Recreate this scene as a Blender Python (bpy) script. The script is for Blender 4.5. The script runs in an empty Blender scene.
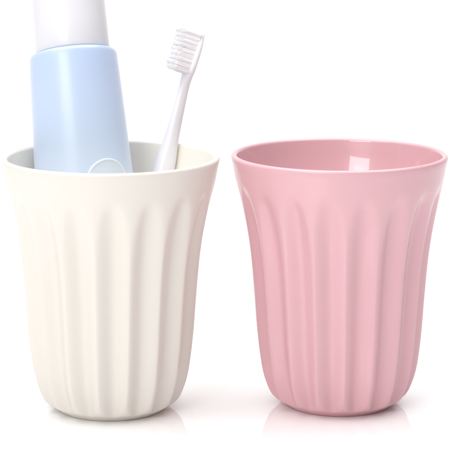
import bpy, bmesh, math, random
from mathutils import Vector, Matrix, noise
random.seed(4)
S = 0.0004                      # one working unit = 0.4 mm
sc = bpy.context.scene
COL = sc.collection

# ------------------------------------------------------------------ helpers
def link(name, bm, mats, parent=None, smooth=True):
    me = bpy.data.meshes.new(name)
    bmesh.ops.recalc_face_normals(bm, faces=bm.faces[:])
    bm.to_mesh(me); bm.free()
    for m in mats: me.materials.append(m)
    if smooth:
        for p in me.polygons: p.use_smooth = True
    o = bpy.data.objects.new(name, me)
    COL.objects.link(o)
    if parent: o.parent = parent
    return o

def rings_mesh(bm, rings, close_start=True, close_end=True, mat=0):
    vs = [[bm.verts.new(p) for p in r] for r in rings]
    n = len(rings[0])
    for a, b in zip(vs, vs[1:]):
        for i in range(n):
            f = bm.faces.new((a[i], a[(i+1) % n], b[(i+1) % n], b[i])); f.material_index = mat
    for flag, r in ((close_start, vs[0]), (close_end, vs[-1])):
        if flag:
            c = bm.verts.new(sum((v.co for v in r), Vector())/n)
            for i in range(n):
                f = bm.faces.new((r[i], r[(i+1) % n], c)); f.material_index = mat
    return vs

def sstep(a, b, x):
    t = max(0.0, min(1.0, (x-a)/(b-a)))
    return t*t*(3-2*t)

def interp(tab, x):
    """monotone-ish Catmull-Rom through (x, y) pairs"""
    if x <= tab[0][0]: return tab[0][1]
    if x >= tab[-1][0]: return tab[-1][1]
    for i in range(len(tab)-1):
        if tab[i][0] <= x <= tab[i+1][0]: break
    x0, y0 = tab[i]; x1, y1 = tab[i+1]; h = x1-x0
    def sl(j):
        if j == 0: return (tab[1][1]-tab[0][1])/(tab[1][0]-tab[0][0])
        if j == len(tab)-1: return (tab[-1][1]-tab[-2][1])/(tab[-1][0]-tab[-2][0])
        return (tab[j+1][1]-tab[j-1][1])/(tab[j+1][0]-tab[j-1][0])
    t = (x-x0)/h; m0 = sl(i)*h; m1 = sl(i+1)*h
    return ((2*t**3-3*t*t+1)*y0+(t**3-2*t*t+t)*m0+(-2*t**3+3*t*t)*y1+(t**3-t*t)*m1)

# ------------------------------------------------------------------ materials
def mat(name, color, rough, coat=0.0, coat_rough=0.1, spec=0.5, sss=0.0, bump=0.0, bump_scale=300.0, rvar=0.0, sss_r=(1, .6, .5)):
    m = bpy.data.materials.new(name); m.use_nodes = True
    nt = m.node_tree; b = nt.nodes['Principled BSDF']
    b.inputs['Base Color'].default_value = (*color, 1)
    b.inputs['Roughness'].default_value = rough
    b.inputs['Specular IOR Level'].default_value = spec
    b.inputs['Coat Weight'].default_value = coat
    b.inputs['Coat Roughness'].default_value = coat_rough
    if sss:
        b.inputs['Subsurface Weight'].default_value = sss
        b.inputs['Subsurface Radius'].default_value = sss_r
        b.inputs['Subsurface Scale'].default_value = 0.002
    tc = nt.nodes.new('ShaderNodeTexCoord')
    nz = nt.nodes.new('ShaderNodeTexNoise'); nz.inputs['Scale'].default_value = bump_scale
    nz.inputs['Detail'].default_value = 3
    nt.links.new(tc.outputs['Object'], nz.inputs['Vector'])
    if bump:
        bp = nt.nodes.new('ShaderNodeBump'); bp.inputs['Strength'].default_value = bump
        bp.inputs['Distance'].default_value = 0.0002
        nt.links.new(nz.outputs['Fac'], bp.inputs['Height'])
        nt.links.new(bp.outputs['Normal'], b.inputs['Normal'])
        if coat: nt.links.new(bp.outputs['Normal'], b.inputs['Coat Normal'])
    if rvar:
        mr = nt.nodes.new('ShaderNodeMapRange')
        mr.inputs['To Min'].default_value = rough-rvar; mr.inputs['To Max'].default_value = rough+rvar
        nt.links.new(nz.outputs['Fac'], mr.inputs['Value'])
        nt.links.new(mr.outputs['Result'], b.inputs['Roughness'])
    return m

PINK = (0.68, 0.392, 0.43)
CREAM = (0.725, 0.683, 0.63)
pink_out = mat('pink_satin_glaze', PINK, 0.38, coat=0.45, coat_rough=0.15, bump=0.3, bump_scale=38, rvar=0.04)
pink_in = mat('pink_gloss_glaze', PINK, 0.30, coat=0.9, coat_rough=0.03, bump=0.05, bump_scale=60)
cream_out = mat('cream_satin_glaze', CREAM, 0.42, coat=0.3, coat_rough=0.2, bump=0.3, bump_scale=38, rvar=0.04)
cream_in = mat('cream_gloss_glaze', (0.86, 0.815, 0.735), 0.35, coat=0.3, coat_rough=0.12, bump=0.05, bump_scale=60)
cap_mat = mat('white_cap_plastic', (0.70, 0.69, 0.725), 0.28, coat=0.3, coat_rough=0.1, bump=0.05, bump_scale=150)
brush_mat = mat('white_brush_plastic', (0.80, 0.785, 0.82), 0.3, coat=0.2, coat_rough=0.15, bump=0.04, bump_scale=200)
bristle_mat = mat('nylon_bristle', (0.93, 0.915, 0.935), 0.5, spec=0.4, bump=0.0, sss=0.6, sss_r=(1, 1, 1))
bn = bristle_mat.node_tree; bb = bn.nodes['Principled BSDF']; bb.inputs['Subsurface Weight'].default_value = 0
tl = bn.nodes.new('ShaderNodeBsdfTranslucent'); tl.inputs['Color'].default_value = (1, 0.985, 1, 1)
mx = bn.nodes.new('ShaderNodeMixShader'); mx.inputs[0].default_value = 0.05
bn.links.new(bb.outputs[0], mx.inputs[1]); bn.links.new(tl.outputs[0], mx.inputs[2])
bn.links.new(mx.outputs[0], [n for n in bn.nodes if n.type == 'OUTPUT_MATERIAL'][0].inputs['Surface'])
disc_mat = mat('frosted_disc', (0.62, 0.69, 0.77), 0.35, coat=0.3, coat_rough=0.2)
disc_rim_mat = mat('frosted_disc_edge', (0.67, 0.73, 0.80), 0.3, coat=0.3, coat_rough=0.2)
floor_mat = mat('white_acrylic', (0.95, 0.95, 0.95), 0.04, spec=0.5)
floor_mat.node_tree.nodes['Principled BSDF'].inputs['IOR'].default_value = 1.95

# pearly blue tube, paler towards its foot
tube_mat = mat('pearl_blue_plastic', (0.50, 0.66, 0.86), 0.35, coat=0.3, coat_rough=0.2, bump=0.08, bump_scale=60)
nt = tube_mat.node_tree; b = nt.nodes['Principled BSDF']
tc = nt.nodes.new('ShaderNodeTexCoord'); sep = nt.nodes.new('ShaderNodeSeparateXYZ')
rmp = nt.nodes.new('ShaderNodeValToRGB')
mr = nt.nodes.new('ShaderNodeMapRange'); mr.inputs['From Min'].default_value = 180*S; mr.inputs['From Max'].default_value = 360*S
nt.links.new(tc.outputs['Object'], sep.inputs[0]); nt.links.new(sep.outputs['Z'], mr.inputs['Value'])
nt.links.new(mr.outputs['Result'], rmp.inputs['Fac'])
rmp.color_ramp.elements[0].color = (0.57, 0.66, 0.78, 1); rmp.color_ramp.elements[1].color = (0.445, 0.555, 0.765, 1)
nt.links.new(rmp.outputs['Color'], b.inputs['Base Color'])
b.inputs['Sheen Weight'].default_value = 0.3; b.inputs['Sheen Roughness'].default_value = 0.4
b.inputs['Sheen Tint'].default_value = (0.95, 0.88, 1, 1)

# ------------------------------------------------------------------ fluted cups
ZS = 1.024
OUT = [(0, 53), (2, 55.5), (4.5, 59), (8, 65.2), (14, 71), (24, 76), (34, 79.3), (47, 81.8), (74, 85.0), (100, 87.0), (122, 88.8),
       (148, 91.3), (173, 94.7), (199, 99.4), (224, 104.7), (240, 107.8), (246, 109.2)]
RIM_Z = 249.0
def flute(z, th, ph, NF):
    B = 8.9
    t = (225-z)/50.0; b = (z-5.0)/13.0
    if t <= 0 or b <= 0: return 0.0
    A = B*(1-math.exp(-2.2*t**1.2))*(1-math.exp(-2.4*b**1.2))
    u = (((th-ph)*NF/(2*math.pi)) % 1.0)*2-1
    v = A-B*(0.5*u*u+0.25*(1-math.cos(math.pi*u)))
    k = 2.4                                        # softened ridge
    return (0.5*(v+math.sqrt(v*v+k*k))-0.17)*min(1.0, A/3.5)

def make_cup(name, m_out, m_in, phase, NF):
    bm = bmesh.new()
    N = NF*28
    def ring(r, z, fl=0.0):
        out = []
        for i in range(N):
            th = 2*math.pi*i/N
            rr = r-(fl*flute(z, th, phase, NF) if fl else 0)
            out.append(Vector((rr*math.cos(th), rr*math.sin(th), z*ZS))*S)
        return out
    outer = []
    # underside and foot
    outer.append(ring(40, 2.2)); outer.append(ring(46, 2.0)); outer.append(ring(48.5, 0.4)); outer.append(ring(50.5, 0))
    zs = [0.4, 1, 2, 3, 4, 5, 6.5, 8, 10, 12, 14, 16, 18, 21, 24, 27, 30, 34, 38] + [38+4*k for k in range(1, 31)] + \
         [158+2.0*k for k in range(1, 42)]
    for z in zs:
        outer.append(ring(interp(OUT, z), z, 1.0))
    # rounded lip
    ro = 109.2; wall = 6.2; cz = RIM_Z-wall*0.5
    for k in range(0, 9):
        a = math.pi*k/8
        outer.append(ring(ro-wall/2+wall/2*math.cos(a), cz+wall/2*math.sin(a)))
    n_out = len(outer)
    # inside wall, smooth
    inner = []
    for z in [241, 236, 230, 222, 212, 200, 188, 175, 160, 145, 130, 115, 100, 85, 70, 58, 48, 40, 33, 27, 22, 18, 15, 13]:
        t = 6.2+2.8*sstep(240, 190, z) if z < 240 else 6.2
        r = interp(OUT, z)-(6.2+7.6*(1-sstep(150, 238, z)))
        if z < 40: r -= 8*((40-z)/27.0)**2.2
        inner.append(ring(r, z))
    inner.append(ring(38, 11.6)); inner.append(ring(15, 11.2))
    rings = outer+inner
    vs = [[bm.verts.new(p) for p in r] for r in rings]
    for j, (a, b2) in enumerate(zip(vs, vs[1:])):
        mi = 0 if j < n_out-3 else 1
        for i in range(N):
            f = bm.faces.new((a[i], a[(i+1) % N], b2[(i+1) % N], b2[i])); f.material_index = mi
    for r, mi in ((vs[0], 0), (vs[-1], 1)):
        c = bm.verts.new(sum((v.co for v in r), Vector())/N)
        for i in range(N):
            f = bm.faces.new((r[i], r[(i+1) % N], c)); f.material_index = mi
    return link(name, bm, [m_out, m_in])

CW = Vector((-114.4, -16, 0)); CP = Vector((115.3, 0, 0))
white_cup = make_cup('fluted_cup', cream_out, cream_in, math.radians(-90-6.5), 17)
white_cup.location = CW*S
white_cup['label'] = 'cream white fluted ceramic cup holding the blue tube and the toothbrush'
white_cup['category'] = 'cup'; white_cup['group'] = 'fluted ceramic cups'
pink_cup = make_cup('fluted_cup', pink_out, pink_in, math.radians(-90+1.3), 18)
pink_cup.location = CP*S
pink_cup['label'] = 'empty pink fluted ceramic cup with glossy inside'
pink_cup['category'] = 'cup'; pink_cup['group'] = 'fluted ceramic cups'

# ------------------------------------------------------------------ squeeze tube in the white cup
tb = CW+Vector((-7, -22, 18)); tt = CW+Vector((-32, 48, 248))      # axis: at the cup's floor, at rim height
ax = (tt-tb).normalized()
xd = (Vector((1, 0, 0))-ax*ax.x).normalized(); yd = ax.cross(xd)
TW = [(0, 54), (150, 52), (230, 49.7), (300, 47.2), (346, 45.4)]
TD = [(0, 3.0), (12, 4.5), (60, 16), (130, 30), (200, 38), (280, 43.5), (346, 45.4)]
TL = 349.0
def tube_pt(t, a, off=0):
    w = interp(TW, t)+off; d = interp(TD, t)+off
    return Vector((w*math.cos(a), d*math.sin(a), t))
root = bpy.data.objects.new('toothpaste_tube', None); COL.objects.link(root)
root.matrix_world = Matrix.Translation(tb*S) @ Matrix((xd, yd, ax)).transposed().to_4x4()
root['label'] = 'pale blue squeeze tube with white cap leaning in the cream cup'
root['category'] = 'tube'
bm = bmesh.new(); NT = 128; rings = []
def tr(t, off=0): return [tube_pt(t, 2*math.pi*i/NT, off)*S for i in range(NT)]
for t in [0, 1, 4, 12, 25, 40, 60] + list(range(75, 338, 15)) + [TL-7]: rings.append(tr(t))
for k in range(1, 9):
    a = math.pi/2*k/8
    rings.append([Vector(((45.2-5.5*(1-math.cos(a)))*math.cos(th), (45.2-5.5*(1-math.cos(a)))*math.sin(th), TL-5.5+5.5*math.sin(a)))*S
                  for th in [2*math.pi*i/NT for i in range(NT)]])
rings.append([Vector((34*math.cos(2*math.pi*i/NT), 34*math.sin(2*math.pi*i/NT), TL))*S for i in range(NT)])
rings_mesh(bm, rings)
link('tube_body', bm, [tube_mat], root)
# cap
bm = bmesh.new(); rings = []
prof = [(37.4, TL+0.6), (38.2, TL+1.2), (38.5, TL+2.2), (38.2, TL+30), (37.6, TL+60), (37.0, TL+74), (35.6, TL+77), (34.2, TL+79.2), (32, TL+80), (26, TL+80), (25, TL+79.4), (10, TL+79.2)]
for r, z in prof: rings.append([Vector((r*math.cos(2*math.pi*i/NT), r*math.sin(2*math.pi*i/NT), z))*S for i in range(NT)])
rings_mesh(bm, rings)
link('cap', bm, [cap_mat], root)
# round disc on the front of the body
bm = bmesh.new()
DA = math.radians(-57); DT = 210.0; DR = 21.0
rings = []
for rr, off in [(0.02, .7), (0.5, .7), (0.86, .7), (0.875, .75), (0.89, 1.0), (0.93, 1.15), (0.97, 1.1), (1.0, 0.9), (1.01, -0.6)]:
    r_ = []
    for i in range(72):
        q = 2*math.pi*i/72
        t = DT+DR*rr*math.sin(q)
        r_.append(tube_pt(t, DA+DR*rr*math.cos(q)/44.0, off)*S)
    rings.append(r_)
vs = rings_mesh(bm, rings, True, False)
bm.faces.ensure_lookup_table()
for k, f in enumerate(bm.faces):
    f.material_index = 1 if 3*72 <= k < 8*72 else 0
link('round_disc', bm, [disc_mat, disc_rim_mat], root)

# ------------------------------------------------------------------ toothbrush in the white cup
# centre line (x offset from the cup axis, depth, height) in working units
def brush_path():
    P = [(-6, 44, 16), (3, 48, 50), (19, 56, 110), (35, 65, 170), (48.5, 73, 220), (57.3, 78, 255), (66.0, 82, 290),
         (72.9, 86, 318), (78, 88.5, 334), (82.2, 91, 347), (87.2, 94, 363.5)]
    return [CW+Vector(p) for p in P]
PP = brush_path()
HA = [(0, 7), (.1, 9.5), (.4, 11.5), (.62, 10.5), (.70, 7.6), (.78, 6.1), (.86, 5.2), (.93, 4.6), (1, 4.2)]   # half thickness (side view)
HC = [(0, 9), (.1, 12), (.4, 13.5), (.62, 11), (.74, 6.5), (.85, 5.2), (.88, 8), (.905, 11.8), (.93, 13), (.975, 12.5), (1, 9.5)]  # half width
def cr(P, u):
    n = len(P)-1; x = u*n; i = min(int(x), n-1); t = x-i
    p1, p2 = P[i], P[i+1]; p0 = P[i-1] if i else p1*2-p2; p3 = P[i+2] if i+2 <= n else p2*2-p1
    return 0.5*((2*p1)+(p2-p0)*t+(2*p0-5*p1+4*p2-p3)*t*t+(3*p1-p0-3*p2+p3)*t**3)
samples = [cr(PP, i/400) for i in range(401)]
L = [0]
for a, b2 in zip(samples, samples[1:]): L.append(L[-1]+(b2-a).length)
TOT = L[-1]
def at(s):
    x = max(0, min(1, s))*TOT
    for i in range(400):
        if L[i+1] >= x: break
    t = (x-L[i])/(L[i+1]-L[i]); p = samples[i].lerp(samples[i+1], t)
    d = (samples[min(400, i+5)]-samples[max(0, i-5)]).normalized()
    return p, d
BR = Vector((-0.93, -0.36, 0.0))                  # where the bristles point, a little towards the viewer
def frame(s):
    p, d = at(s); e = (BR-d*BR.dot(d)).normalized(); c = d.cross(e)
    return p, d, e, c
base = PP[0].copy()
broot = bpy.data.objects.new('toothbrush', None); COL.objects.link(broot); broot.location = base*S
broot['label'] = 'white toothbrush standing bristles up in the cream cup'; broot['category'] = 'toothbrush'
NB = 40
def bring(s, sc_=1.0, push=0.0):
    p, d, e, c = frame(s); p = p+d*push-base
    ha = interp(HA, s)*sc_; hc = interp(HC, s)*sc_
    out = []
    for i in range(NB):
        q = 2*math.pi*i/NB; cx, sx = math.cos(q), math.sin(q)
        ex = 0.8
        x = math.copysign(abs(cx)**ex, cx); y = math.copysign(abs(sx)**ex, sx)
        out.append((p+e*ha*x+c*hc*y)*S)
    return out
SPLIT = 0.86
bm = bmesh.new(); R_ = []
for k in range(1, 6): R_.append(bring(0, math.sin(math.pi/2*k/6), -7*math.cos(math.pi/2*k/6)))
for k in range(0, 61): R_.append(bring(SPLIT*k/60))
rings_mesh(bm, R_, True, False); link('handle', bm, [brush_mat], broot)
bm = bmesh.new(); R_ = []
for k in range(0, 31): R_.append(bring(SPLIT+(1-SPLIT)*k/30))
for k in range(1, 9): R_.append(bring(1, math.cos(math.pi/2*k/8.3), 8*math.sin(math.pi/2*k/8)))
rings_mesh(bm, R_, False, True); head = link('head', bm, [brush_mat], broot)
# bristle tufts: rows along the head, three to a row, strands in each
bm = bmesh.new()
rows = 9
for r in range(rows):
    s = 0.900+(1.008-0.900)*r/(rows-1)
    p, d, e, c = frame(s)
    if s > 1: p = p+d*(s-1)*TOT
    for q in (-1.5, -0.5, 0.5, 1.5):
        if r in (0, rows-1) and abs(q) > 1: pass
        cen = p+c*q*5.0
        ln = 21.0 + (0.9 if r % 2 else 0.3) + (1.5 if r == rows-1 else 0)
        q0 = cen+e*2.0; q1 = cen+e*ln; u2 = (d-e*d.dot(e)).normalized(); u1 = c       # dense heart of the tuft
        ra = [[bm.verts.new((pt+(u1*math.cos(w_)+u2*math.sin(w_))*2.95*f-base)*S) for w_ in [6.2832*m/14 for m in range(14)]]
              for (pt, f) in ((q0, 1), (q0.lerp(q1, .8), 1.0), (q1, .45))]
        for A_, B_ in zip(ra, ra[1:]):
            for i in range(14): bm.faces.new((A_[i], A_[(i+1) % 14], B_[(i+1) % 14], B_[i]))
        bm.faces.new(ra[-1])
        for k in range(80):
            a = random.random()*6.283; rr = 3.15*math.sqrt(random.random())
            o0 = d*rr*math.cos(a)+c*rr*math.sin(a)
            spread = 1.12+random.uniform(-.1, .12)
            q0 = cen+o0+e*2.0
            q1 = cen+o0*spread+e*(3.5+ln+random.uniform(-1.4, 0.8)-0.6*rr*rr) + d*random.uniform(-.4, .4)
            dirv = (q1-q0).normalized(); u1 = dirv.orthogonal().normalized(); u2 = dirv.cross(u1)
            rad = 0.3
            ra = []
            for (pt, f) in ((q0, 1), (q0.lerp(q1, .93), 1), (q1, .5)):
                ra.append([bm.verts.new((pt+(u1*math.cos(w)+u2*math.sin(w))*rad*f-base)*S) for w in (0, 1.2566, 2.513, 3.77, 5.0265)])
            for A_, B_ in zip(ra, ra[1:]):
                for i in range(5): bm.faces.new((A_[i], A_[(i+1) % 5], B_[(i+1) % 5], B_[i]))
            bm.faces.new(ra[-1])
link('bristles', bm, [bristle_mat], head)

# ------------------------------------------------------------------ seamless white sweep (floor runs up into the backdrop)
bm = bmesh.new()
prof = [(-2.6, 0)]+[(-2.6+0.25*k, 0) for k in range(1, 15)]
y0 = prof[-1][0]; R = 1.2
prof += [(y0+R*math.sin(math.radians(a)), R-R*math.cos(math.radians(a))) for a in range(5, 91, 5)]
prof += [(y0+R, R+0.6), (y0+R, R+1.4)]
prev = None
for (y, z) in prof:
    row = [bm.verts.new((x, y, z)) for x in (-2.6, -1.3, 0, 1.3, 2.6)]
    if prev:
        for i in range(4): bm.faces.new((prev[i], prev[i+1], row[i+1], row[i]))
    prev = row
fl = link('floor', bm, [floor_mat]); fl['kind'] = 'structure'

# ------------------------------------------------------------------ light
w = bpy.data.worlds.new("World"); sc.world = w; w.use_nodes = True
# studio surroundings: brighter towards the left and front, dimmer to the right
wn = w.node_tree; bg = wn.nodes['Background']
tc = wn.nodes.new('ShaderNodeTexCoord'); dp = wn.nodes.new('ShaderNodeVectorMath'); dp.operation = 'DOT_PRODUCT'
dp.inputs[1].default_value = (-0.75, -0.6, 0.25)
mr = wn.nodes.new('ShaderNodeMapRange'); mr.interpolation_type = 'SMOOTHSTEP'
mr.inputs['From Min'].default_value = -0.9; mr.inputs['From Max'].default_value = 0.9
mr.inputs['To Min'].default_value = 0.30; mr.inputs['To Max'].default_value = 0.52
wn.links.new(tc.outputs['Generated'], dp.inputs[0]); wn.links.new(dp.outputs['Value'], mr.inputs['Value'])
wn.links.new(mr.outputs['Result'], bg.inputs['Strength'])
bg.inputs['Color'].default_value = (1.0, 0.995, 0.99, 1)
def area(name, loc, target, sx, sy, power, color=(1, 1, 1)):
    l = bpy.data.lights.new(name, 'AREA'); l.shape = 'RECTANGLE'; l.size = sx; l.size_y = sy
    l.energy = power; l.color = color
    o = bpy.data.objects.new(name, l); COL.objects.link(o); o.location = loc
    o.rotation_euler = (Vector(target)-Vector(loc)).to_track_quat('-Z', 'Y').to_euler()
    return o
area('key_softbox', (-0.52, -1.03, 0.59), (0.0, 0, 0.06), 0.54, 0.26, 3.3, (1, 0.99, 0.985))
area('high_softbox', (-0.64, -0.73, 1.0), (0.0, 0, 0.03), 1.0, 1.0, 5.3, (1, 0.99, 0.98))
area('overhead_softbox', (0.0, 0.2, 1.5), (0.0, 0.2, 0), 2.0, 1.6, 35.0)

# ------------------------------------------------------------------ camera
D = 2080.0; H = 582.0
cam = bpy.data.cameras.new('camera'); co = bpy.data.objects.new('camera', cam); COL.objects.link(co)
TILT = 4.0
co.location = (0, -D*S, H*S); co.rotation_euler = (math.radians(90-TILT), 0, 0)
cam.sensor_width = 36; cam.lens = 36*D/450.0
cam.shift_y = -(396.6-math.tan(math.radians(TILT))*D)/450.0
cam.clip_start = 0.01; cam.clip_end = 50
sc.camera = co
sc.view_settings.view_transform = 'Standard'; sc.view_settings.look = 'None'
sc.view_settings.exposure = 0; sc.view_settings.gamma = 1
sc.cycles.diffuse_bounces = 12; sc.cycles.transmission_bounces = 12; sc.cycles.max_bounces = 12
sc.render.resolution_x = 1024; sc.render.resolution_y = 1024

import os
if os.environ.get('DBG'):
    from bpy_extras.object_utils import world_to_camera_view as w2c
    bpy.context.view_layer.update()
    for n, p in [('pink rim c', CP+Vector((0, 0, 246))), ('pink base', CP), ('white rim', CW+Vector((0, 0, 246))), ('white base', CW),
                 ('tube@rim', tt), ('tube top', tb+ax*TL), ('tube@disc', tb+ax*DT), ('brush top', PP[-1])] + [('b%d' % i, p) for i, p in enumerate(PP)]:
        v = w2c(sc, co, p*S); print(n, round(v.x*450, 1), round((1-v.y)*450, 1))
